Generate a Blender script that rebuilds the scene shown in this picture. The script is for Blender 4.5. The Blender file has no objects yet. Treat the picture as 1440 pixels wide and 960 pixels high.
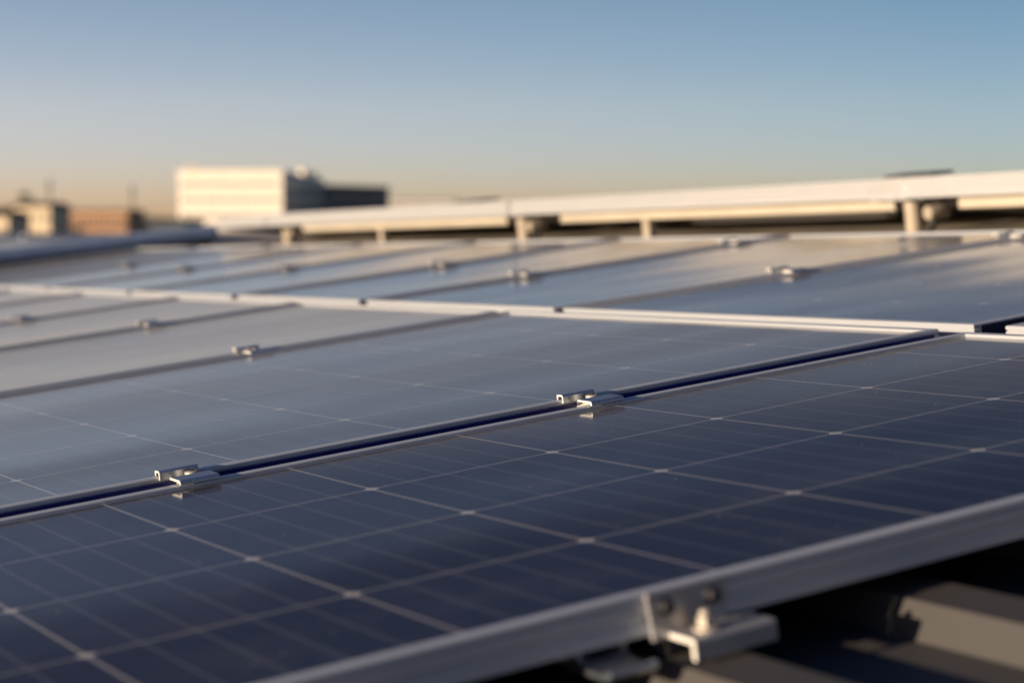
import bpy, bmesh, math, random
from mathutils import Matrix, Vector
random.seed(7)
D = bpy.data
scn = bpy.context.scene
COL = scn.collection

# ------------------------------------------------------------------ frames of reference
# roof axes: u up the slope, v along the ridge, z off the panels; unit = one solar cell pitch
S = 0.156
F_PX = 2800.0
RC = Matrix(((0.8704829278738542, -0.4786109330195526, -0.1148522837132265),
             (-0.14944343140583655, -0.034673840110324594, -0.9881621251698919),
             (0.4689628269806031, 0.877342179314765, -0.10170824599861472)))
CAM_ROOF = Vector((-2.760325810716802, -9.617355556955895, 1.5570122824514832))
H = 9.0                                   # eye height over the street
CAM = Vector((0.0, 0.0, H))
HORIZON = 318.0
PITCH = math.atan((480.0 - HORIZON) / F_PX)
cp, sp = math.cos(PITCH), math.sin(PITCH)
# camera axes (x right, y down, z forward) -> world
M = Matrix(((1, 0, 0), (0, -sp, cp), (0, -cp, -sp)))
RW = M @ RC
ORG = CAM - RW @ (CAM_ROOF * S)
ROOF = Matrix.Translation(ORG) @ RW.to_4x4()

def roof_at(u, v, z=0.0, rot=None):
    m = ROOF @ Matrix.Translation(Vector((u, v, z)) * S)
    return m @ rot if rot is not None else m

def far(px, py, dist):                    # a place in the town seen along a direction
    return Vector(((px - 720) / F_PX * dist, dist, H + (HORIZON - py) / F_PX * dist))

# ------------------------------------------------------------------ helpers
def tag(o, label=None, cat=None, group=None, kind=None):
    if label: o['label'] = label
    if cat: o['category'] = cat
    if group: o['group'] = group
    if kind: o['kind'] = kind
    return o

def empty(name, mat, label, cat, group=None):
    o = D.objects.new(name, None); COL.objects.link(o)
    o.empty_display_size = 0.05
    o.matrix_world = mat
    return tag(o, label, cat, group)

class MB:
    """collects boxes, prisms and tubes (in metres) into ONE mesh object"""
    def __init__(s): s.v = []; s.f = []; s.smooth = []
    def add(s, vs, fs, smooth=False):
        b = len(s.v); s.v += [tuple(x) for x in vs]
        s.f += [[b + i for i in f] for f in fs]; s.smooth += [smooth] * len(fs)
    def box(s, x0, x1, y0, y1, z0, z1):
        s.add([(x0,y0,z0),(x1,y0,z0),(x1,y1,z0),(x0,y1,z0),(x0,y0,z1),(x1,y0,z1),(x1,y1,z1),(x0,y1,z1)],
              [(0,3,2,1),(4,5,6,7),(0,1,5,4),(1,2,6,5),(2,3,7,6),(3,0,4,7)])
    def prism(s, prof, x0, x1, axis='x'):     # prof: closed (a,b) outline, extruded along an axis
        n = len(prof)
        def P(a, b, t):
            return (t, a, b) if axis == 'x' else ((a, t, b) if axis == 'y' else (a, b, t))
        vs = [P(a, b, x0) for a, b in prof] + [P(a, b, x1) for a, b in prof]
        fs = [(i, (i + 1) % n, n + (i + 1) % n, n + i) for i in range(n)]
        fs += [tuple(range(n - 1, -1, -1)), tuple(range(n, 2 * n))]
        s.add(vs, fs)
    def cyl(s, c, r, h, n=16, axis='z', r2=None, smooth=True):
        r2 = r if r2 is None else r2
        def P(a, b, t):
            return {'z': (c[0]+a, c[1]+b, c[2]+t), 'y': (c[0]+a, c[1]+t, c[2]+b), 'x': (c[0]+t, c[1]+a, c[2]+b)}[axis]
        vs = [P(r*math.cos(2*math.pi*i/n), r*math.sin(2*math.pi*i/n), 0) for i in range(n)]
        vs += [P(r2*math.cos(2*math.pi*i/n), r2*math.sin(2*math.pi*i/n), h) for i in range(n)]
        b = len(s.v); s.v += vs
        for i in range(n):
            s.f.append([b+i, b+(i+1)%n, b+n+(i+1)%n, b+n+i]); s.smooth.append(smooth)
        s.f.append([b+i for i in range(n-1, -1, -1)]); s.smooth.append(False)
        s.f.append([b+n+i for i in range(n)]); s.smooth.append(False)
    def build(s, name, mat, parent=None, bevel=0.0, mw=None, seg=2):
        me = D.meshes.new(name); me.from_pydata(s.v, [], s.f)
        for p, sm in zip(me.polygons, s.smooth): p.use_smooth = sm
        bm = bmesh.new(); bm.from_mesh(me); bmesh.ops.recalc_face_normals(bm, faces=bm.faces); bm.to_mesh(me); bm.free()
        me.materials.append(mat)
        o = D.objects.new(name, me); COL.objects.link(o)
        if parent is not None: o.parent = parent
        if mw is not None: o.matrix_world = mw
        if bevel:
            b = o.modifiers.new('bevel', 'BEVEL'); b.width = bevel; b.segments = seg; b.limit_method = 'ANGLE'
            b.harden_normals = False
        return o

def copy_tree(o, parent=None):
    c = o.copy(); COL.objects.link(c)
    if parent is not None: c.parent = parent
    for ch in list(o.children): copy_tree(ch, c)
    return c

# ------------------------------------------------------------------ materials
def new_mat(name):
    m = D.materials.new(name); m.use_nodes = True
    nt = m.node_tree; b = nt.nodes['Principled BSDF']
    return m, nt, b

def N(nt, t, **kw):
    n = nt.nodes.new(t)
    for k, v in kw.items(): setattr(n, k, v)
    return n

def math_n(nt, op, a, b=None, c=None):
    n = nt.nodes.new('ShaderNodeMath'); n.operation = op
    for i, x in enumerate((a, b, c)):
        if x is None: continue
        if isinstance(x, (int, float)): n.inputs[i].default_value = x
        else: nt.links.new(x, n.inputs[i])
    return n.outputs[0]

def mix_c(nt, fac, a, b):
    n = nt.nodes.new('ShaderNodeMix'); n.data_type = 'RGBA'
    if isinstance(fac, (int, float)): n.inputs[0].default_value = fac
    else: nt.links.new(fac, n.inputs[0])
    for i, x in ((6, a), (7, b)):
        if isinstance(x, tuple): n.inputs[i].default_value = (*x, 1)
        else: nt.links.new(x, n.inputs[i])
    return n.outputs[2]

def noise(nt, scale, detail=3, rough=0.55, coord='Object', vec=None, stretch=None):
    if vec is None:
        tc = nt.nodes.new('ShaderNodeTexCoord'); vec = tc.outputs[coord]
    if stretch:
        mp = nt.nodes.new('ShaderNodeMapping'); mp.inputs['Scale'].default_value = stretch
        nt.links.new(vec, mp.inputs[0]); vec = mp.outputs[0]
    n = nt.nodes.new('ShaderNodeTexNoise'); n.inputs['Scale'].default_value = scale
    n.inputs['Detail'].default_value = detail; n.inputs['Roughness'].default_value = rough
    nt.links.new(vec, n.inputs['Vector'])
    return n.outputs['Fac']

def ramp(nt, fac, stops):
    n = nt.nodes.new('ShaderNodeValToRGB'); e = n.color_ramp.elements
    while len(e) < len(stops): e.new(0.5)
    for el, (p, c) in zip(e, stops): el.position = p; el.color = (*c, 1)
    nt.links.new(fac, n.inputs[0]); return n.outputs[0]

def plain(name, col, rough=0.6, metal=0.0, var=0.15, scale=8, spec=0.5, stretch=None, bump=0.0):
    m, nt, b = new_mat(name)
    f = noise(nt, scale, 4, stretch=stretch)
    lo = tuple(c * (1 - var) for c in col); hi = tuple(min(1, c * (1 + var)) for c in col)
    nt.links.new(ramp(nt, f, [(0.3, lo), (0.7, hi)]), b.inputs['Base Color'])
    b.inputs['Roughness'].default_value = rough; b.inputs['Metallic'].default_value = metal
    b.inputs['Specular IOR Level'].default_value = spec
    if bump:
        bp = nt.nodes.new('ShaderNodeBump'); bp.inputs['Strength'].default_value = bump; bp.inputs['Distance'].default_value = 0.01
        nt.links.new(f, bp.inputs['Height']); nt.links.new(bp.outputs[0], b.inputs['Normal'])
    return m

def aluminium(name, col, rough, metal, streak=(2, 2, 400)):
    m, nt, b = new_mat(name)
    f = noise(nt, 3, 3, stretch=streak)
    f2 = noise(nt, 30, 4)
    c = ramp(nt, f, [(0.3, tuple(x * 0.88 for x in col)), (0.7, tuple(min(1, x * 1.08) for x in col))])
    c = mix_c(nt, math_n(nt, 'MULTIPLY', f2, 0.25), c, tuple(x * 0.6 for x in col))
    nt.links.new(c, b.inputs['Base Color'])
    r = math_n(nt, 'MULTIPLY_ADD', f2, 0.15, rough - 0.07)
    nt.links.new(r, b.inputs['Roughness'])
    b.inputs['Metallic'].default_value = metal
    return m

M_FRAME = aluminium('anodised_frame', (0.53, 0.56, 0.61), 0.36, 0.40)
M_CLAMP = aluminium('mill_clamp', (0.40, 0.46, 0.56), 0.28, 0.9, (200, 4, 4))
M_STEEL = plain('stainless_steel', (0.55, 0.52, 0.48), 0.42, 0.7, 0.2, 60)
M_CUT = plain('sawn_metal', (0.72, 0.70, 0.66), 0.55, 0.25, 0.1, 60)
M_PLATE = plain('folded_steel', (0.36, 0.36, 0.37), 0.42, 0.55, 0.12, 40)
M_DARK = plain('dark_fitting', (0.06, 0.062, 0.066), 0.5, 0.2, 0.2, 30)
M_POST = plain('weathered_zinc', (0.34, 0.29, 0.23), 0.65, 0.15, 0.15, 30)
M_BOLT = plain('zinc_bolt', (0.42, 0.38, 0.33), 0.55, 0.35, 0.2, 60)
M_RAIL = aluminium('rail_alu', (0.60, 0.60, 0.60), 0.45, 0.6)
M_BAR = aluminium('far_frame_alu', (0.56, 0.56, 0.56), 0.50, 0.72)
M_WIND = plain('zinc_profile', (0.46, 0.41, 0.33), 0.55, 0.3, 0.08, 6)
M_GAPSHADE = plain('blue_gap_shade', (0.005, 0.011, 0.15), 0.4, 0, 0.1, 20)  # deep blue of the shaded nearest joint, put into colour
M_GAPSHADE2 = plain('dark_gap_shade', (0.012, 0.017, 0.045), 0.5, 0, 0.1, 20)  # shade of the farther joints, put into colour
M_FLASH = plain('galvanised_flashing', (0.23, 0.20, 0.165), 0.6, 0.2, 0.25, 3)
M_DARKTRIM = plain('grey_coated_trim', (0.36, 0.46, 0.60), 0.45, 0.2, 0.12, 20)
M_BACK = plain('white_backsheet', (0.55, 0.55, 0.54), 0.6, 0, 0.05)

def glass_mat():
    """cells, ribbons and dust under one reflective pane; the UV map counts cells"""
    m, nt, b = new_mat('solar_glass')
    uv = nt.nodes.new('ShaderNodeUVMap'); uv.uv_map = 'cells'
    sx = nt.nodes.new('ShaderNodeSeparateXYZ'); nt.links.new(uv.outputs[0], sx.inputs[0])
    U, V = sx.outputs[0], sx.outputs[1]
    def dist(x):
        return math_n(nt, 'ABSOLUTE', math_n(nt, 'SUBTRACT', x, math_n(nt, 'ROUND', x)))
    du, dv = dist(U), dist(V)
    gap_u = math_n(nt, 'LESS_THAN', du, 0.0072)
    gap_v = math_n(nt, 'LESS_THAN', dv, 0.0068)
    dia = math_n(nt, 'LESS_THAN', math_n(nt, 'ADD', du, dv), 0.042)
    line = math_n(nt, 'MAXIMUM', gap_u, gap_v)
    white = math_n(nt, 'MAXIMUM', line, dia)
    bus = math_n(nt, 'LESS_THAN', dist(math_n(nt, 'MULTIPLY', U, 5.0)), 0.026)
    # per-cell tone
    cell = nt.nodes.new('ShaderNodeCombineXYZ')
    nt.links.new(math_n(nt, 'FLOOR', U), cell.inputs[0]); nt.links.new(math_n(nt, 'FLOOR', V), cell.inputs[1])
    wn = nt.nodes.new('ShaderNodeTexWhiteNoise'); nt.links.new(cell.outputs[0], wn.inputs['Vector'])
    cellc = ramp(nt, wn.outputs['Value'], [(0.0, (0.004, 0.004, 0.012)), (1.0, (0.013, 0.012, 0.032))])
    grain = noise(nt, 9, 5, vec=uv.outputs[0])
    cellc = mix_c(nt, math_n(nt, 'MULTIPLY', grain, 0.5), cellc, (0.005, 0.007, 0.020))
    c = mix_c(nt, math_n(nt, 'MULTIPLY', bus, 0.55), cellc, (0.135, 0.15, 0.165))
    c = mix_c(nt, math_n(nt, 'MULTIPLY', white, 0.9), c, (0.30, 0.285, 0.28))
    c = mix_c(nt, math_n(nt, 'MULTIPLY', dia, 0.9), c, (0.46, 0.45, 0.44))
    # dust film and specks lying on the glass
    tc = nt.nodes.new('ShaderNodeTexCoord')
    film = noise(nt, 2.3, 5, 0.65, vec=tc.outputs['Object'])
    film2 = noise(nt, 260, 2, 0.6, vec=tc.outputs['Object'])
    dust = math_n(nt, 'MULTIPLY', math_n(nt, 'MAXIMUM', math_n(nt, 'SUBTRACT', noise(nt, 9, 6, 0.7, vec=tc.outputs['Object']), 0.50), 0.0), 0.22)
    fine = math_n(nt, 'MULTIPLY', math_n(nt, 'MAXIMUM', math_n(nt, 'SUBTRACT', film2, 0.55), 0.0), 0.15)
    vor = nt.nodes.new('ShaderNodeTexVoronoi'); vor.inputs['Scale'].default_value = 55
    nt.links.new(tc.outputs['Object'], vor.inputs['Vector'])
    keep = nt.nodes.new('ShaderNodeSeparateColor'); nt.links.new(vor.outputs['Color'], keep.inputs[0])
    speck = math_n(nt, 'MULTIPLY', math_n(nt, 'LESS_THAN', vor.outputs['Distance'], 0.055), math_n(nt, 'GREATER_THAN', keep.outputs[0], 0.72))
    dustf = math_n(nt, 'ADD', math_n(nt, 'ADD', dust, fine), math_n(nt, 'MULTIPLY', speck, 0.5))
    c = mix_c(nt, dustf, c, (0.50, 0.44, 0.36))
    nt.links.new(c, b.inputs['Base Color'])
    r = math_n(nt, 'ADD', math_n(nt, 'MULTIPLY_ADD', film, 0.07, 0.06), math_n(nt, 'MULTIPLY', speck, 0.4))
    nt.links.new(r, b.inputs['Roughness'])
    b.inputs['IOR'].default_value = 1.48
    b.inputs['Sheen Weight'].default_value = 0.02; b.inputs['Sheen Roughness'].default_value = 0.2; b.inputs['Sheen Tint'].default_value = (0.9, 0.85, 0.78, 1)
    # a thin film of dust scatters more the flatter one looks along it
    lw = nt.nodes.new('ShaderNodeLayerWeight'); lw.inputs['Blend'].default_value = 0.5
    mr = nt.nodes.new('ShaderNodeMapRange'); mr.inputs['From Min'].default_value = 0.835; mr.inputs['From Max'].default_value = 0.955; mr.inputs['To Max'].default_value = 0.62
    nt.links.new(lw.outputs['Facing'], mr.inputs['Value'])
    df = nt.nodes.new('ShaderNodeBsdfDiffuse'); df.inputs['Color'].default_value = (0.56, 0.55, 0.53, 1)
    mx = nt.nodes.new('ShaderNodeMixShader')
    at = nt.nodes.new('ShaderNodeAttribute'); at.attribute_type = 'OBJECT'; at.attribute_name = 'dust'
    soil = math_n(nt, 'MULTIPLY', mr.outputs[0], at.outputs['Fac'])
    nt.links.new(math_n(nt, 'MULTIPLY', soil, math_n(nt, 'MULTIPLY_ADD', film, 0.9, 0.55)), mx.inputs[0])
    nt.links.new(b.outputs[0], mx.inputs[1]); nt.links.new(df.outputs[0], mx.inputs[2])
    nt.links.new(mx.outputs[0], nt.nodes['Material Output'].inputs['Surface'])
    # a pane is never quite flat
    wave = noise(nt, 2.2, 1, 0.4, vec=tc.outputs['Object'], stretch=(0.6, 1.5, 1))
    bp = nt.nodes.new('ShaderNodeBump'); bp.inputs['Strength'].default_value = 0.8; bp.inputs['Distance'].default_value = 0.004
    nt.links.new(wave, bp.inputs['Height']); nt.links.new(bp.outputs[0], b.inputs['Normal'])
    return m
M_GLASS = glass_mat()

def roof_mat():
    m, nt, b = new_mat('coated_roof_sheet')
    f = noise(nt, 1.6, 6, 0.6); f2 = noise(nt, 26, 5, 0.65); f3 = noise(nt, 5, 4, 0.6, stretch=(1, 0.15, 1))
    c = ramp(nt, f, [(0.3, (0.038, 0.036, 0.037)), (0.7, (0.058, 0.055, 0.055))])
    c = mix_c(nt, math_n(nt, 'MULTIPLY', f2, 0.35), c, (0.082, 0.07, 0.06))
    c = mix_c(nt, math_n(nt, 'MULTIPLY', f3, 0.3), c, (0.03, 0.03, 0.03))
    nt.links.new(c, b.inputs['Base Color']); b.inputs['Roughness'].default_value = 0.6
    return m
M_ROOF = roof_mat()

# ------------------------------------------------------------------ the roof we stand on
def sl(x): return x * S
ZC, ZV = -0.235, -0.355                     # rib crest and valley under the panels
bld = empty('low_building', ROOF.copy(), 'low building whose dark ribbed metal roof carries the solar panels', 'building')
U0, U1, V0, V1 = -29.0, 17.2, -46.0, 37.2
prof = []
k0 = int((U0 - 0.65) / 1.02)
u = 0.65 + 1.02 * k0
while u < U1 - 0.6:
    prof += [(u - 0.075, ZV), (u, ZC), (u + 0.24, ZC), (u + 0.315, ZV)]
    u += 1.02
prof.append((U1, ZV))
n = len(prof)
mb = MB()
VS = [V0 + (V1 - V0) * i / 8 for i in range(9)]
vs = [(sl(a), sl(v), sl(z)) for v in VS for a, z in prof]
fs = [(j*n+i, j*n+i+1, (j+1)*n+i+1, (j+1)*n+i) for j in range(8) for i in range(n - 1)]
mb.add(vs, fs)
mb.build('roof_sheet', M_ROOF, bld)
# the slope falling away behind the ridge
mb = MB()
dz = math.tan(math.radians(13))
prof2 = []
u = U1
while u < 44:
    z = ZV - 0.02 - (u - U1) * dz
    prof2 += [(u, z), (u + 0.07, z + 0.11), (u + 0.3, z + 0.06), (u + 0.38, z - 0.07)]
    u += 1.02
n = len(prof2)
vs = [(sl(a), sl(v), sl(z)) for v in VS for a, z in prof2]
fs = [(j*n+i, j*n+i+1, (j+1)*n+i+1, (j+1)*n+i) for j in range(8) for i in range(n - 1)]
mb.add(vs, fs); mb.build('rear_roof_sheet', M_ROOF, bld)
mb = MB(); mb.prism([(U1-0.5, ZC+0.012), (U1, ZC+0.06), (U1+0.5, ZC-0.06), (U1+0.5, ZC-0.09), (U1, ZC+0.03), (U1-0.5, ZC-0.02)], V0, V1, 'y')
mb.v = [tuple(sl(c) for c in p) for p in mb.v]
mb.build('ridge_cap', M_DARKTRIM, bld)
mb = MB(); mb.prism([(12.15, ZC - 0.02), (12.2, ZC + 0.012), (16.6, ZC + 0.012), (16.6, ZC - 0.02)], V0, V1, 'y')
mb.v = [tuple(sl(c) for c in p) for p in mb.v]
mb.build('flashing', M_FLASH, bld)
mb = MB()
wall_d = 62.0
mb.box(U0 + 0.4, 43.0, V0 + 0.3, V1 - 0.3, -wall_d, -7.4)
mb.v = [tuple(sl(c) for c in p) for p in mb.v]
wall = mb.build('wall', plain('render_wall', (0.42, 0.40, 0.37), 0.8, 0, 0.1, 2), bld)

# ------------------------------------------------------------------ solar panels
HF, FW, LIP = 0.145, 0.066, 0.020
def frame_mesh(w, l, hf=HF, fw=FW):
    """framed rectangle swept from one extrusion profile; origin at the (0,0) corner, top at z=0"""
    P = [(0.0, -hf), (0.0, -hf*0.74), (0.009, -hf*0.70), (0.009, -hf*0.52), (0.0, -hf*0.48), (0.0, -hf*0.27), (0.007, -hf*0.24), (0.007, -hf*0.20),
         (0.0, -hf*0.17), (0.0, -0.006), (0.006, 0.0), (fw - 0.005, 0.0), (fw, -0.005), (fw, -LIP - 0.055), (0.012, -LIP - 0.055), (0.012, -hf + 0.012), (0.16, -hf + 0.012), (0.16, -hf)]
    n = len(P); vs = []; fs = []
    for d, z in P:
        vs += [(d, d, z), (w - d, d, z), (w - d, l - d, z), (d, l - d, z)]
    for i in range(n):
        j = (i + 1) % n
        for c in range(4):
            e = (c + 1) % 4
            fs.append((i*4+c, i*4+e, j*4+e, j*4+c))
    mb = MB(); mb.add([tuple(sl(c) for c in p) for p in vs], fs)
    return mb

def glass_obj(parent, u0, u1, v0, v1, ou, ov, pv=1.0, sag=0.012):
    """pane with a grid so the cell count can be squeezed at the rims; UV = cells"""
    d = FW - 0.012
    a0, a1, b0, b1 = u0 + d, u1 - d, v0 + d, v1 - d
    def cells(x0, x1, o, p):
        k0 = math.ceil((x0 - o) / p + 0.2); k1 = math.floor((x1 - o) / p - 0.2)
        xs = [x0] + [o + p * k for k in range(k0, k1 + 1)] + [x1]
        us = [max(k0 - 0.962, (x0 - o) / p)] + list(range(k0, k1 + 1)) + [min(k1 + 0.945, (x1 - o) / p)]
        return xs, us
    xs, us = cells(a0, a1, ou, 1.0); ys, ws = cells(b0, b1, ov, pv)
    me = D.meshes.new('glass'); vs = []; fs = []; uvs = []
    nx, ny = len(xs), len(ys)
    for y in ys:
        for x in xs:                          # glass hangs a few millimetres in its frame
            tx, ty = (x - a0) / (a1 - a0), (y - b0) / (b1 - b0)
            z = -LIP - sag * 4 * ty * (1 - ty) * math.sqrt(max(0, 4 * tx * (1 - tx)))
            vs.append((sl(x - u0), sl(y - v0), sl(z)))
    for j in range(ny - 1):
        for i in range(nx - 1):
            f = (j*nx+i, j*nx+i+1, (j+1)*nx+i+1, (j+1)*nx+i); fs.append(f)
            uvs += [(us[i], ws[j]), (us[i+1], ws[j]), (us[i+1], ws[j+1]), (us[i], ws[j+1])]
    nb = len(vs)                              # underside and rim, so the pane has a thickness
    zb = sl(-LIP - 0.05)
    vs += [(sl(a0-u0), sl(b0-v0), zb), (sl(a1-u0), sl(b0-v0), zb), (sl(a1-u0), sl(b1-v0), zb), (sl(a0-u0), sl(b1-v0), zb)]
    fs.append((nb+3, nb+2, nb+1, nb)); uvs += [(0.5, 0.5)] * 4
    me.from_pydata(vs, [], fs)
    l = me.uv_layers.new(name='cells')
    for i, t in enumerate(uvs): l.data[i].uv = t
    me.materials.append(M_GLASS); me.materials.append(M_BACK)
    me.polygons[len(fs) - 1].material_index = 1
    for p_ in me.polygons: p_.use_smooth = p_.index < len(fs) - 1
    o = D.objects.new('glass', me); COL.objects.link(o); o.parent = parent
    return o

def panel(u0, u1, v0, v1, ou, ov, label, group, pv=1.0, z=0.0, skew=(0, 0), dust=0.28, sag=0.022):
    t = empty('solar_panel', roof_at(u0, v0, z), label, 'solar panel', group)
    frame_mesh(u1 - u0, v1 - v0).build('frame', M_FRAME, t)
    glass_obj(t, u0, u1, v0, v1, ou, ov, pv, sag)['dust'] = dust
    if any(skew):                             # the row runs slightly out of square with its neighbour
        l = (v1 - v0) * S
        for ch in t.children:
            for p in ch.data.vertices: p.co.y += p.co.x * (skew[0] + (skew[1] - skew[0]) * p.co.y / l)
    return t

LOW = [(-4.02, 0.10, -4.0, 1.0), (0.36, 6.11, 1.362 - 1.029, 1.029), (6.40, 10.90, 6.5, 1.03), (11.15, 14.98, 11.2, 0.92),
       (15.22, 19.25, 15.3, 0.95), (19.5, 23.4, 19.55, 0.95), (23.7, 27.6, 23.75, 0.95), (27.9, 31.5, 27.95, 0.95), (31.8, 35.2, 31.85, 0.95)]
UP = [(-4.02, 0.10, -4.0, 1.0), (0.40, 5.78, 0.5, 1.0), (5.95, 10.02, 6.0, 0.98), (10.22, 13.92, 10.27, 0.85),
      (14.14, 18.2, 14.15, 0.98), (18.38, 22.54, 18.5, 0.98), (22.68, 26.84, 22.8, 0.98), (26.98, 31.14, 27.1, 0.98), (31.3, 35.2, 31.4, 0.98)]
ORD = ['first', 'second', 'third', 'fourth', 'fifth', 'sixth', 'seventh', 'eighth']
LOWL = ['nearest dark blue solar panel, with the pale front frame edge and bracket',
        'solar panel right behind the nearest one, its near frame carrying two sharp clamps',
        'third solar panel back on the lower slope, with one clamp on its near frame edge',
        'fourth solar panel back on the lower slope, below the pale cross strip',
        'fifth solar panel back on the lower slope, blurred near the left picture edge',
        'sixth solar panel back on the lower slope, a thin blurred sliver at the left',
        'seventh solar panel back on the lower slope, a faint brownish sliver at the left',
        'eighth solar panel back on the lower slope, barely a line at the left picture edge',
        'ninth and last solar panel back on the lower slope, before the far grey rail']
UPL = ['upper slope solar panel at the right edge, beyond the corner of the pale strip',
       'large pale blue upper slope solar panel directly behind the sunlit cross strip',
       'upper slope solar panel third from the right, with two clamps on its near edge',
       'upper slope solar panel fourth from the right, mirroring warm light from the far frames',
       'upper slope solar panel fifth from the right, blurred and pale grey',
       'upper slope solar panel sixth from the right, with one faint clamp near its edge',
       'upper slope solar panel seventh from the right, brownish near the far grey rail',
       'upper slope solar panel second farthest back, a thin brown band',
       'upper slope solar panel farthest back, touching the grey rail at the skyline']
for (v0, v1, ov, pv), lb in zip(LOW, LOWL):
    panel(-4.36, 5.69, v0, v1, 0.0 if v0 < 0 else -0.09, ov, lb, 'solar panels on the lower part of the roof slope', pv,
          z=0.012 if v0 == 0.36 else 0.0, dust={-4.02: 0.7, 0.36: 0.65, 6.40: 1.2, 11.15: 1.1}.get(v0, 1.0), sag=0.006 if v0 < 1 else 0.028)
for (v0, v1, ov, pv), lb in zip(UP, UPL):
    panel(6.02, 11.72, v0, v1, 6.08, ov, lb, 'solar panels on the upper part of the roof slope', pv,
          z=-0.010, skew=(0, -0.085) if v0 == 0.40 else ((-0.085, 0) if v0 == 5.95 else (0, 0)))

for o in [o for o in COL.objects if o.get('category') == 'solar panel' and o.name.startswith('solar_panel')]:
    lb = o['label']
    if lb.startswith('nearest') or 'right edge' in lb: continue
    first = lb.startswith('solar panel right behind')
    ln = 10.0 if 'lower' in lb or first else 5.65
    mb = MB(); mb.box(0.05, ln, -0.012, -0.002, -0.125, -0.030 if first else -0.014)  # strip added to paint the shaded joint gap onto the near frame face
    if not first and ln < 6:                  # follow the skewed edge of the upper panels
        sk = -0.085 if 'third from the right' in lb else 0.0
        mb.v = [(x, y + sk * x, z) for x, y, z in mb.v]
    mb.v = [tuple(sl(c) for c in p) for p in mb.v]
    mb.build('gap_shade', M_GAPSHADE if first else M_GAPSHADE2, o)

# ------------------------------------------------------------------ clamps in the joints
CL = 0.215
def clamp_proto():
    t = empty('panel_clamp', Matrix(), 'x', 'clamp')
    th = 0.015
    g = 0.18
    def wing(s):
        return [(s*0.265, 0.002), (s*0.265, 0.030), (s*0.257, 0.037), (s*0.10, 0.040), (s*0.09, 0.032), (s*0.088, -0.03)]
    outer = [(-a, b) for a, b in [(p[0]*-1*-1, p[1]) for p in wing(1)]]
    near = [(-0.205, 0.001), (-0.205, 0.018), (-0.196, 0.027), (-0.050, 0.029), (-0.040, 0.022), (-0.040, 0.016), (-0.188, 0.014), (-0.190, 0.001)]
    far_ = [(0.200, 0.013), (0.200, 0.034), (0.192, 0.043), (0.138, 0.044), (0.126, 0.037), (0.126, -0.006), (0.139, -0.006), (0.139, 0.029), (0.145, 0.032), (0.181, 0.031), (0.187, 0.026), (0.187, 0.013)]
    mb = MB()
    for p in (near, far_): mb.prism([(sl(a), sl(b)) for a, b in p], -sl(CL/2), sl(CL/2), 'x')
    web = [(-0.052, 0.0165), (-0.042, 0.0165), (-0.042, -0.045), (0.138, -0.045), (0.138, -0.006), (0.127, -0.006), (0.127, -0.034), (-0.052, -0.034)]
    mb.prism([(sl(a), sl(b)) for a, b in web], -sl(0.02), sl(CL/2 - 0.004), 'x')
    o = mb.build('clamp_body', M_CLAMP, t, bevel=0.0004)
    o.data.materials.append(M_CUT)            # sawn ends are raw and bright
    for p_ in o.data.polygons:
        if abs(p_.normal.x) > 0.9: p_.material_index = 1
    mb = MB()
    c = sl(0.050)
    mb.cyl((sl(0.045), c, sl(-0.100)), sl(0.026), sl(0.075), 14)
    mb.cyl((sl(0.045), c, sl(-0.034)), sl(0.058), sl(0.008), 20)
    mb.cyl((sl(0.045), c, sl(-0.026)), sl(0.042), sl(0.050), 18, r2=sl(0.039))
    mb.cyl((sl(0.045), c, sl(0.024)), sl(0.039), sl(0.004), 18, r2=sl(0.031))
    b_ = mb.build('bolt', M_BOLT, t, bevel=0.0003)
    mb = MB(); mb.cyl((sl(0.045), c, sl(0.0285)), sl(0.018), sl(0.002), 6, smooth=False)
    mb.build('socket', plain('socket_black', (0.02, 0.02, 0.02), 0.6), b_)
    return t
CLAMPS = [
 (0.510, 0.22, 'aluminium clamp with a bolt in the nearest joint, the left of the two sharp ones'),
 (2.96, 0.22, 'aluminium clamp with a bolt at the picture centre, in the nearest joint'),
 (3.24, 6.255, 'blurred clamp in the joint between second and third lower panels'),
 (3.93, 11.02, 'small clamp catching the sun in the joint between third and fourth lower panels'),
 (3.62, 15.10, 'dark blurred clamp near the left picture edge between fourth and fifth lower panels'),
 (8.45, 5.69, 'double glinting clamp above the pale strip, on the dark joint at right'),
 (11.10, 5.47, 'clamp at the far right under the sunlit frames, end of the dark upper joint'),
 (8.06, 10.11, 'blurred clamp right of the middle on the second upper joint'),
 (10.95, 10.11, 'blurred clamp on the second upper joint, close to the sunlit frames'),
 (8.95, 13.95, 'faint clamp on the third upper joint, left of the middle of the picture'),
 (8.50, 18.31, 'faint clamp on the fourth upper joint, below the dark office wing'),
 (8.40, 22.61, 'very faint round clamp on the fifth upper joint, below the white office'),
 (8.80, 26.91, 'very faint clamp on the farthest upper joint, near the grey rail'),
]
proto = clamp_proto()
for i, (u, v, lb) in enumerate(CLAMPS):
    o = proto if i == 0 else copy_tree(proto)
    o.matrix_world = roof_at(u, v, 0.0 if u < 6 else -0.010, Matrix.Rotation(math.radians(random.uniform(-1.5, 1.5)), 4, 'Z'))
    tag(o, lb, 'clamp', 'clamps between the solar panels')

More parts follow.
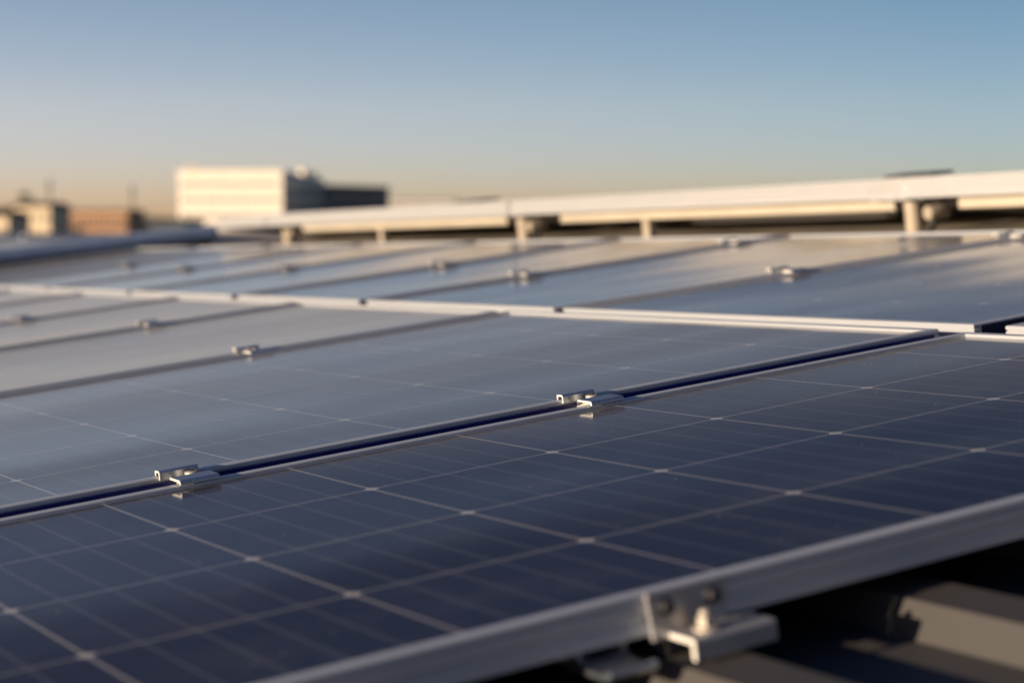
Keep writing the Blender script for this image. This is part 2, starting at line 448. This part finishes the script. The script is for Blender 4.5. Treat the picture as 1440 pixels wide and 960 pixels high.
# ------------------------------------------------------------------ rails under the lower and upper panels
def rail(u, v0, v1, lb, w=0.2, z1=-0.150, z0=-0.228):
    mb = MB()
    mb.prism([(-w/2, z0), (w/2, z0), (w/2, z1), (w*0.22, z1), (w*0.22, z1-0.02), (w*0.38, z1-0.02), (w*0.38, z0+0.015), (-w*0.38, z0+0.015),
              (-w*0.38, z1-0.02), (-w*0.22, z1-0.02), (-w*0.22, z1), (-w/2, z1)], 0, v1 - v0, 'y')
    mb.v = [tuple(sl(c) for c in p) for p in mb.v]
    o = mb.build('mounting_rail', M_RAIL, None, mw=roof_at(u, v0, 0))
    return tag(o, lb, 'rail', 'rails under the solar panels')

rail(0.50, -3.90, 35.0, 'aluminium rail under the nearest panels, by the front bracket')

# ------------------------------------------------------------------ bracket on the near frame edge
br = empty('mounting_bracket', roof_at(0.765, -4.02, 0.006), 'bare metal bracket bolted to the front frame edge above the roof ribs', 'bracket')
def scaled(mb): mb.v = [tuple(sl(c) for c in p) for p in mb.v]; return mb
t = 0.022
mb = MB()                                   # upright plate, narrower at its foot
fr = [(-0.155, -0.010), (-0.150, -0.006), (0.160, -0.006), (0.165, -0.010), (0.156, -0.172), (-0.143, -0.172)]
mb.prism([(a, b) for a, b in fr], -0.026, -0.004, 'y')
pl = scaled(mb).build('plate', M_PLATE, br, bevel=0.0006)
pl.data.materials.append(M_CUT)
mb = MB(); mb.prism([(-0.027, -0.150), (-0.027, -0.172), (-0.158, -0.172), (-0.158, -0.226), (-0.182, -0.226), (-0.182, -0.158), (-0.174, -0.150)], -0.085, 0.250, 'x')
ft = scaled(mb).build('foot', M_PLATE, br, bevel=0.0008)
ft.data.materials.append(M_CUT)
for o in (ft,):
    for p_ in o.data.polygons:
        if p_.normal.x < -0.9: p_.material_index = 1
mb = MB(); mb.prism([(-0.004, -0.150), (0.16, -0.150), (0.16, -0.172), (-0.004, -0.172)], -0.125, 0.150, 'x')
scaled(mb).build('rear_flange', M_PLATE, br, bevel=0.0006)
mb = MB(); mb.box(-0.08, 0.24, 0.0, 0.12, -0.236, -0.173)
scaled(mb).build('spacer', M_DARK, br, bevel=0.0006)
for du in (-0.085, 0.105):
    mb = MB(); mb.cyl((du, -0.026, -0.062), 0.033, -0.006, 20, 'y'); mb.cyl((du, -0.032, -0.062), 0.024, -0.022, 6, 'y', smooth=False)
    scaled(mb).build('side_bolt', plain('dark_bolt', (0.10, 0.10, 0.11), 0.4, 0.8), br, bevel=0.0003)
mb = MB(); mb.cyl((0.02, -0.100, -0.150), 0.046, 0.012, 20); mb.cyl((0.02, -0.100, -0.138), 0.033, 0.034, 6, smooth=False); mb.cyl((0.02, -0.100, -0.104), 0.02, 0.022, 10)
scaled(mb).build('foot_bolt', M_BOLT, br, bevel=0.0003)
mb = MB(); mb.prism([(0.12, -0.232), (-0.02, -0.232), (-0.13, -0.232), (-0.155, -0.215), (-0.155, -0.196), (-0.12, -0.196), (-0.09, -0.212), (0.0, -0.212), (0.03, -0.196), (0.12, -0.196)], -0.40, -0.21, 'x')
scaled(mb).build('base_clip', M_CLAMP, br, bevel=0.0006)

# ------------------------------------------------------------------ the row beyond the ridge: frames, rails and feet
UB = 13.0
TILT = math.atan(0.20)
FAR_J = [(-0.45, 9.42), (9.50, 19.38), (19.42, 30.24), (30.28, 33.2)]
FARL = ['sunlit pale frame of the far panel row, the piece at the right edge', 'sunlit pale frame of the far panel row, its middle piece',
        'sunlit pale frame of the far panel row, its left piece below the dark office wing',
        'short dim end piece of the far panel row, below the white office']
for (v0, v1), lb in zip(FAR_J, FARL):
    tt = empty('raised_solar_panel', roof_at(UB, v0, 0.515, Matrix.Rotation(TILT, 4, 'Y')), lb, 'solar panel', 'raised panels beyond the roof ridge')
    frame_mesh(3.2, v1 - v0, hf=0.25).build('frame', M_BAR, tt)
    global_hf = HF
    glass_obj(tt, 0, 3.2, 0, v1 - v0, 0.1, 0.1)
RAILS = [(-3.0, 8.55, 'lower sunlit rail at the right edge, under the far panel frames'), (9.72, 17.95, 'lower sunlit rail in the middle, between two far feet'),
         (19.75, 28.6, 'lower sunlit rail at the left, below the dark office wing')]
for v0, v1, lb in RAILS:
    mb = MB()
    mb.prism([(0.13, 0.10), (0.10, 0.115), (0.10, 0.215), (0.13, 0.235), (0.38, 0.235), (0.38, 0.10)], 0, v1 - v0, 'y')
    o = scaled(mb).build('wind_rail', M_WIND, None, mw=roof_at(UB, v0, 0), bevel=0.001)
    tag(o, lb, 'rail', 'lower rails of the far panel row')
RAILS2 = [(-3.0, 8.15, 'thin third rail at the right edge, lowest under the far frames'), (10.9, 15.4, 'thin third rail right of the middle, lowest under the far frames'),
          (17.0, 17.9, 'short stub of thin rail by the middle foot')]
for v0, v1, lb in RAILS2[:2]:
    mb = MB(); mb.box(0.9, 1.1, 0, v1 - v0, -0.055, 0.045)
    o = scaled(mb).build('base_rail', M_RAIL, None, mw=roof_at(UB, v0, 0), bevel=0.001)
    tag(o, lb, 'rail', 'base rails of the far panel row')

def foot_proto():
    t = empty('pipe_support', Matrix(), 'x', 'support')
    mb = MB(); mb.cyl((0, 0, -0.24), 0.105, 0.46, 20); mb.cyl((0, 0, -0.24), 0.17, 0.05, 20)
    scaled(mb).build('post', M_POST, t, bevel=0.001)
    mb = MB(); mb.box(-0.16, 0.16, -0.40, 0.30, 0.225, 0.262)
    scaled(mb).build('cap_plate', M_DARK, t, bevel=0.001)
    mb = MB(); mb.prism([(-0.05, -0.24), (0.02, -0.24), (-0.33, 0.20), (-0.40, 0.20)], 0.13, 0.22, 'x')
    scaled(mb).build('brace', M_DARK, t, bevel=0.001)
    mb = MB(); mb.cyl((-0.14, -0.42, 0.075), 0.085, 0.30, 20, 'x')
    scaled(mb).build('pipe_stub', M_POST, t, bevel=0.001)
    return t
fp = foot_proto()
for i, (v, lb) in enumerate([(9.42, 'round support foot at the right, in the gap under the far frame joint'), (19.25, 'round support foot near the middle, in the gap between lower rails'),
                             (30.9, 'blurred support foot at the left end of the far panel row')]):
    o = fp if i == 0 else copy_tree(fp)
    o.matrix_world = roof_at(UB + (0.14 if i < 2 else 0.7), v, 0); tag(o, lb, 'support', 'feet holding the far panel row')
pp = empty('support_post', Matrix(), 'x', 'support')
mb = MB(); mb.box(-0.06, 0.06, -0.085, 0.085, -0.24, 0.12); scaled(mb).build('post', M_POST, pp, bevel=0.001)
mb = MB(); mb.box(-0.10, 0.10, -0.12, 0.12, -0.24, -0.20); scaled(mb).build('base_plate', M_DARKTRIM, pp, bevel=0.001)
for i, (v, lb) in enumerate([(15.30, 'small square post right of the middle, under the far lower rail'), (24.6, 'small square post at the left, under the far lower rail')]):
    o = pp if i == 0 else copy_tree(pp)
    o.matrix_world = roof_at(UB + 0.06, v, 0); tag(o, lb, 'support', 'small posts under the far rails')
# joint clips on top of the far frames
for i, (v, lb) in enumerate([(9.40, 'dark flat clip on top of the far frame joint at the right'), (20.95, 'dark blurred clip on top of the far frame left of the middle')]):
    t = empty('frame_clip', roof_at(UB + 0.12, v, 0.515), lb, 'clip', 'clips on the far panel frames')
    w = 0.46
    mb = MB(); mb.box(-0.06, 0.30, -w, w*0.9, 0.0, 0.035); scaled(mb).build('clip_plate', M_DARK, t, bevel=0.001)
    if i == 0:
        mb = MB(); mb.box(-0.150, -0.124, -0.07, 0.62, -0.27, 0.0); scaled(mb).build('clip_face', M_BAR, t, bevel=0.001)

# ------------------------------------------------------------------ grey rail along the far left roof edge
er = empty('edge_rail', roof_at(-14.0, 35.5, 0, Matrix.Rotation(0.02, 4, 'Y')), 'long blue grey edge rail in shade along the far left of the roof', 'rail')
mb = MB()                                   # z rises with the turn, so the start is set higher
z0 = 0.45
mb.prism([(0.0, z0 + 0.09), (0.0, z0 + 0.24), (0.03, z0 + 0.34), (0.11, z0 + 0.40), (0.26, z0 + 0.40), (0.36, z0 + 0.33), (0.36, z0 + 0.09)], 0, 27.8, 'x')
scaled(mb).build('rail_cover', M_DARKTRIM, er, bevel=0.002)
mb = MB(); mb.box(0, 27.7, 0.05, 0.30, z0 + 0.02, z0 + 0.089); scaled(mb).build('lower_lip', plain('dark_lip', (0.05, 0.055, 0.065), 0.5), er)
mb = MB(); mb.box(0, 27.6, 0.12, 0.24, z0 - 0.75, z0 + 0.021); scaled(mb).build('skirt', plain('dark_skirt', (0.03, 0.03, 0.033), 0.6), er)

# ------------------------------------------------------------------ the town
M_GROUND = plain('town_ground', (0.095, 0.095, 0.095), 0.9, 0, 0.35, 0.02)
mb = MB(); R_ = 9000
mb.add([(R_*math.cos(2*math.pi*i/48), R_*math.sin(2*math.pi*i/48), 0) for i in range(48)], [tuple(range(48))])
tag(mb.build('ground', M_GROUND), kind='structure')

M_CREAM = plain('cream_cladding', (0.88, 0.80, 0.68), 0.7, 0, 0.05, 0.4)
M_WGLASS = plain('office_window', (0.30, 0.27, 0.23), 0.5, 0.0, 0.2, 0.5)
M_DARKWALL = plain('dark_wall', (0.075, 0.085, 0.10), 0.6, 0, 0.15, 0.3)
M_DGLASS = plain('dark_window', (0.05, 0.065, 0.085), 0.2, 0, 0.2, 0.4)
M_BRICK = plain('orange_brick', (0.50, 0.29, 0.165), 0.85, 0, 0.2, 1.2)
M_PLASTER = plain('pale_plaster', (0.72, 0.58, 0.40), 0.85, 0, 0.08, 0.6)
M_STONE = plain('pale_stone', (0.50, 0.47, 0.42), 0.85, 0, 0.08, 0.6)
M_TILE = plain('dark_tile_roof', (0.045, 0.042, 0.042), 0.8, 0, 0.2, 1.0)
M_FLAT = plain('grey_blue_roof', (0.15, 0.18, 0.24), 0.6, 0, 0.15, 0.3)

def at_ground(p): return Vector((p.x, p.y, 0))

# white office with ribbon windows and a shaded flank
Dm = 500.0
a, b2 = far(252, 240, Dm), far(398, 240, Dm)
ob = empty('office_building', Matrix.Translation((a.x, Dm, 0)), 'cream white office block with rows of ribbon windows, brightly sunlit', 'building')
W, HT, DEP = b2.x - a.x, a.z, 112.0
mb = MB(); mb.box(0, W, 0, DEP, 0, HT - 0.6); mb.build('wall', M_CREAM, ob)
mb = MB(); mb.box(-0.35, W + 0.35, -0.35, 0.4, HT - 0.6, HT); mb.box(-0.35, W + 0.35, DEP - 0.4, DEP + 0.35, HT - 0.6, HT)
mb.box(-0.35, 0.4, 0.4, DEP - 0.4, HT - 0.6, HT); mb.box(W - 0.4, W + 0.35, 0.4, DEP - 0.4, HT - 0.6, HT); mb.build('parapet', M_CREAM, ob)
k = 0
z = HT - 3.0
while z > 2:
    wb = MB(); x = 1.0
    while x < W - 1.2:
        wb.box(x, x + 1.5, -0.06, 0.05, z - 1.0, z); x += 1.85
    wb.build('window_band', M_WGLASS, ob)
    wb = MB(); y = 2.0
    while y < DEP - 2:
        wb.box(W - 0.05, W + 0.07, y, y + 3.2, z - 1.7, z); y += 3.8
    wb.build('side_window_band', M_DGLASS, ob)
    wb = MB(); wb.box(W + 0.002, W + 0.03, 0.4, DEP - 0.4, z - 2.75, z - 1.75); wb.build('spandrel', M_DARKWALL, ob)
    z -= 3.9; k += 1
# roof plant on the office
c = far(427, 250, 560)
o = empty('roof_vent', Matrix.Translation((c.x, 560, HT - 0.6)), 'bright round rooftop vent catching the sun on the office', 'vent')
mb = MB(); mb.cyl((0, 0, 0), 1.3, 2.2, 18, r2=1.2); mb.build('body', M_CREAM, o)
mb = MB(); mb.cyl((0, 0, 2.2), 1.5, 0.4, 18, r2=0.7); mb.build('cap', M_CREAM, o)
c = far(452, 250, 600)
o = empty('roof_plant', Matrix.Translation((c.x - 3.5, 592, HT - 0.6)), 'dark boxy plant room at the rear corner of the office roof', 'plant room')
mb = MB(); mb.box(-3, 3, -3, 3, 0, 2.2); mb.build('housing', M_DARKWALL, o)
mb = MB(); mb.box(-3.2, 3.2, -3.2, 3.2, 2.2, 2.45); mb.build('lid', M_TILE, o)
c = far(271, 240, 506)
o = empty('roof_unit', Matrix.Translation((c.x, 508, HT - 0.6)), 'small cream box on the front left corner of the office roof', 'roof unit')
mb = MB(); mb.box(-1.8, 1.8, -1.5, 1.5, 0, 1.7); mb.build('housing', M_CREAM, o)
mb = MB(); mb.box(-1.5, 1.5, -1.62, -1.5, 0.3, 1.4); mb.build('louvre', M_WGLASS, o)
# long low dark wing behind it
p0 = far(457, 262, 612); p1 = far(547, 269, 645)
ang = math.atan2(p1.y - p0.y, p1.x - p0.x); L = (Vector((p1.x, p1.y)) - Vector((p0.x, p0.y))).length
wg = empty('office_wing', Matrix.Translation((p0.x, p0.y + 0.5, 0)) @ Matrix.Rotation(ang, 4, 'Z'), 'long low dark office wing in shade, right of the white block', 'building')
mb = MB(); mb.box(0, L, 0, 40, 0, p0.z); mb.build('wall', M_DARKWALL, wg)
mb = MB(); mb.box(-0.3, L + 0.3, -0.3, 40.3, p0.z, p0.z + 0.5); mb.build('roof', M_TILE, wg)
z = p0.z - 1.2
while z > 2:
    wb = MB(); x = 1.5
    while x < L - 3:
        wb.box(x, x + 3.0, -0.07, 0.05, z - 1.7, z); x += 3.6
    wb.build('window_band', M_DGLASS, wg); z -= 3.1

def block(name, x0, x1, ytop, dist, depth, wall_m, roof_m, label, cat='building', win=None, roof='flat', win_m=None, rise=2.0, zmul=1.0):
    a, b_ = far(x0, ytop, dist), far(x1, ytop, dist)
    t = empty(name, Matrix.Translation((a.x, dist, 0)), label, cat)
    w, h = b_.x - a.x, a.z
    mb = MB(); mb.box(0, w, 0, depth, 0, h); mb.build('wall', wall_m, t)
    mb = MB()
    if roof == 'flat': mb.box(-0.2, w + 0.2, -0.2, depth + 0.2, h, h + 0.35)
    elif roof == 'gable': mb.prism([(-0.4, h), (depth + 0.4, h), (depth / 2, h + rise)], -0.3, w + 0.3, 'x')
    else: mb.prism([(-0.3, h), (w + 0.3, h), (w + 0.3, h + 0.3), (-0.3, h + rise)], -0.3, depth + 0.3, 'y')
    mb.build('roof', roof_m, t)
    if win:
        nx, nz, ww, wh, floor = win
        for j in range(nz):
            for i in range(nx):
                x = w * (i + 0.5) / nx; z = h - 1.0 - j * floor
                if z - wh < 0.3: continue
                wb = MB(); wb.box(x - ww/2, x + ww/2, -0.06, 0.04, z - wh, z); wb.build('window', win_m or M_WGLASS, t)
    return t
block('pale_house', 20, 72, 290, 260, 12, M_PLASTER, M_TILE, 'small pale yellow house with its front wall in full sun, left of the brick row', win=(4, 2, 0.5, 0.9, 2.8), roof='gable', rise=0.6)
block('brick_terrace', 92, 180, 298, 300, 14, M_BRICK, M_TILE, 'long orange brick building with many narrow windows', win=(11, 3, 0.4, 1.3, 2.7), win_m=M_DGLASS)
block('slim_house', 73, 91, 300, 330, 12, M_DARKWALL, M_TILE, 'narrow blue grey house front between the pale house and the brick row', win=(2, 3, 0.8, 1.3, 2.8), win_m=M_DGLASS)
block('dark_hall', 181, 262, 311, 330, 20, M_DARKWALL, M_TILE, 'dark hall with a sloping black roof, right of the brick row', roof='shed', rise=0.9, win=(5, 2, 1.0, 1.0, 3.0), win_m=M_DGLASS)
block('small_shed', -22, 13, 304, 180, 8, M_PLASTER, M_TILE, 'small sunlit cream gable end at the left picture edge', win=(2, 2, 0.6, 0.8, 2.6), roof='gable', rise=0.5)
block('low_pavilion', 548, 640, 282, 420, 18, M_STONE, M_FLAT, 'low pale pavilion peeping over the far panel frame, right of the dark wing', win=(8, 3, 1.0, 1.3, 3.0))
# flat roofed workshop nearer to us
t = empty('workshop', Matrix.Translation((-21, 60, 0)), 'flat roofed blue grey workshop below the houses at the left', 'building')
mb = MB(); mb.box(-8, 9.2, 0, 70, 0, H - 0.62); mb.build('wall', M_DARKWALL, t)
mb = MB(); mb.box(-8.3, 9.5, -0.3, 70.3, H - 0.62, H - 0.42); mb.build('roof', M_FLAT, t)
c = far(35, 340, 66)
o = empty('roof_cowl', Matrix.Translation((c.x, 66, H - 0.42)), 'small round metal cowl on the flat workshop roof', 'vent')
mb = MB(); mb.cyl((0, 0, 0), 0.09, 0.08, 14); mb.build('pipe', M_DARKTRIM, o)
mb = MB(); mb.cyl((0, 0, 0.08), 0.14, 0.07, 14, r2=0.05); mb.build('cap', M_RAIL, o)

# masts
for px, py, dist, lb in ((37, 250, 300, 'thin faint mast rising behind the dark tree'), (161, 258, 320, 'thin faint mast rising behind the brick building')):
    p = far(px, py, dist)
    o = empty('mast', Matrix.Translation((p.x, dist + 16, 0)), lb, 'mast', 'thin masts on the skyline')
    mb = MB(); mb.cyl((0, 0, 0), 0.22, p.z, 10, r2=0.14); mb.build('pole', M_TILE, o)
    mb = MB(); mb.box(-0.5, 0.5, -0.05, 0.05, p.z * 0.93, p.z * 0.945); mb.box(-0.35, 0.35, -0.05, 0.05, p.z * 0.97, p.z * 0.98); mb.build('cross_arm', M_TILE, o)

# trees and bushes
M_LEAF = plain('leaf', (0.055, 0.062, 0.035), 0.8, 0, 0.4, 0.8)
M_BARK = plain('bark', (0.06, 0.05, 0.04), 0.9, 0, 0.3, 3)
def tree(px, ptop, dist, width, height_frac, label, name='tree', low=0.35):
    p = far(px, ptop, dist); h = p.z
    t = empty(name, Matrix.Translation((p.x, dist, 0)), label, 'tree' if name == 'tree' else 'bush', None)
    mb = MB(); mb.cyl((0, 0, 0), width * 0.05 + 0.1, h * 0.75, 9, r2=0.06)
    for k in range(6):
        a = random.uniform(0, 6.28); z0 = h * random.uniform(low, 0.7)
        r = width * 0.3
        x1, y1, z1 = r * math.cos(a), r * math.sin(a), z0 + h * 0.12
        mb.add([(0.07, 0, z0), (-0.07, 0.05, z0), (0, -0.07, z0), (x1, y1, z1)], [(0, 1, 3), (1, 2, 3), (2, 0, 3)])
    mb.build('trunk', M_BARK, t)
    mb = MB()
    clumps = []
    for k in range(26):
        zz = random.uniform(low, 0.98); env = (1 - abs((zz - 0.62) / 0.45) ** 2)
        r = width * 0.5 * max(0.12, env) * math.sqrt(random.random()); a = random.uniform(0, 6.28)
        clumps.append((r * math.cos(a), r * math.sin(a), zz * h, width * random.uniform(0.10, 0.18)))
    for cx, cy, cz, cr in clumps:
        for j in range(55):
            d = Vector((random.gauss(0, 1), random.gauss(0, 1), random.gauss(0, 0.7)))
            q = Vector((cx, cy, cz)) + d * cr * 0.55
            n1 = Vector((random.gauss(0, 1), random.gauss(0, 1), random.gauss(0, 1))).normalized(); n2 = n1.orthogonal().normalized(); n3 = n1.cross(n2)
            s_ = random.uniform(0.16, 0.34) * (0.6 + width / 14)
            mb.add([q - n2 * s_, q - n3 * s_ * 0.5, q + n2 * s_, q + n3 * s_ * 0.5], [(0, 1, 2, 3)])
    mb.build('crown', M_LEAF, t)
    return t
tree(36, 271, 285, 5.0, 1, 'dark pointed tree standing behind the pale house')
tree(8, 292, 275, 5.0, 1, 'dark round tree left of the pale house, behind the cream gable')
tree(-14, 290, 270, 6.0, 1, 'dark broad tree at the left picture edge')
tree(78, 318, 200, 3.2, 1, 'low dark bush in front of the slim grey house', 'bush', 0.2)
tree(104, 319, 205, 3.6, 1, 'low dark bush in front of the brick building', 'bush', 0.2)
tree(196, 306, 318, 4.0, 1, 'dark shrub at the left end of the dark hall', 'bush', 0.2)

# ------------------------------------------------------------------ light
sun_r = Vector((-0.972, -0.005, 0.225)).normalized()          # towards the sun, roof axes
sun_w = (RW @ sun_r).normalized()
elev = math.asin(sun_w.z); azim = math.atan2(sun_w.x, sun_w.y)
print('sun elevation', math.degrees(elev), 'azimuth', math.degrees(azim))
sd = D.lights.new('sun', 'SUN'); sd.energy = 5.0; sd.angle = math.radians(0.6); sd.color = (1.0, 0.79, 0.56)
so = D.objects.new('sun', sd); COL.objects.link(so)
so.rotation_euler = sun_w.to_track_quat('Z', 'Y').to_euler(); so.location = CAM + sun_w * 30

w = D.worlds.new('World'); scn.world = w; w.use_nodes = True
nt = w.node_tree; bg = nt.nodes['Background']
sky = nt.nodes.new('ShaderNodeTexSky'); sky.sky_type = 'NISHITA'; sky.sun_disc = False
sky.sun_elevation = elev; sky.sun_rotation = azim
sky.altitude = 50; sky.air_density = 1.0; sky.dust_density = 0.35; sky.ozone_density = 2.0
# low, dusty evening air: the bright band hugs the horizon
tc = nt.nodes.new('ShaderNodeTexCoord')
mp = nt.nodes.new('ShaderNodeMapping'); mp.inputs['Scale'].default_value = (1, 1, 2.0)
nm = nt.nodes.new('ShaderNodeVectorMath'); nm.operation = 'NORMALIZE'
nt.links.new(tc.outputs['Generated'], mp.inputs[0]); nt.links.new(mp.outputs[0], nm.inputs[0]); nt.links.new(nm.outputs[0], sky.inputs[0])
tint = nt.nodes.new('ShaderNodeMix'); tint.data_type = 'RGBA'; tint.blend_type = 'MULTIPLY'; tint.inputs[0].default_value = 1
nt.links.new(sky.outputs[0], tint.inputs[6])
dp = nt.nodes.new('ShaderNodeVectorMath'); dp.operation = 'DOT_PRODUCT'; nt.links.new(tc.outputs['Generated'], dp.inputs[0])
dp.inputs[1].default_value = Vector((sun_w.x, sun_w.y, 0)).normalized()
side = nt.nodes.new('ShaderNodeMapRange'); side.inputs['From Min'].default_value = -0.67; side.inputs['From Max'].default_value = -0.235
nt.links.new(dp.outputs['Value'], side.inputs['Value'])
sz = nt.nodes.new('ShaderNodeSeparateXYZ'); nt.links.new(tc.outputs['Generated'], sz.inputs[0])
K = 0.55
def air(c0, c3, c6): return ramp(nt, sz.outputs[2], [(0.0, tuple(c * K for c in c0)), (0.06, tuple(c * K for c in c3)), (0.11, tuple(c * K for c in c6)), (0.24, tuple(c * K * k for c, k in zip(c6, (0.32, 0.29, 0.33)))), (0.42, tuple(c * K * k for c, k in zip(c6, (0.38, 0.46, 0.60)))), (0.9, tuple(c * K * k for c, k in zip(c6, (0.40, 0.52, 0.75))))])
far_side = air((0.76, 0.71, 1.12), (0.89, 0.81, 0.95), (0.77, 0.79, 0.88)); sun_side = air((1.18, 1.02, 1.62), (1.75, 1.27, 1.38), (1.50, 1.20, 1.26))
nt.links.new(mix_c(nt, side.outputs[0], far_side, sun_side), tint.inputs[7])
nt.links.new(tint.outputs[2], bg.inputs['Color'])
bg.inputs['Strength'].default_value = 0.10 / K

# ------------------------------------------------------------------ camera
cd = D.cameras.new('camera'); co = D.objects.new('camera', cd); COL.objects.link(co)
right, down, fwd = M.col[0], M.col[1], M.col[2]
co.matrix_world = Matrix(((right[0], -down[0], -fwd[0], CAM.x), (right[1], -down[1], -fwd[1], CAM.y), (right[2], -down[2], -fwd[2], CAM.z), (0, 0, 0, 1)))
cd.sensor_width = 36; cd.lens = F_PX * 36 / 1440
cd.clip_start = 0.02; cd.clip_end = 20000
cd.dof.use_dof = True; cd.dof.focus_distance = 11.1 * S; cd.dof.aperture_fstop = 5.7; cd.dof.aperture_blades = 0
scn.camera = co
scn.view_settings.view_transform = 'Standard'; scn.view_settings.look = 'None'
scn.view_settings.exposure = 0.85; scn.view_settings.gamma = 1.0
scn.cycles.use_denoising = True
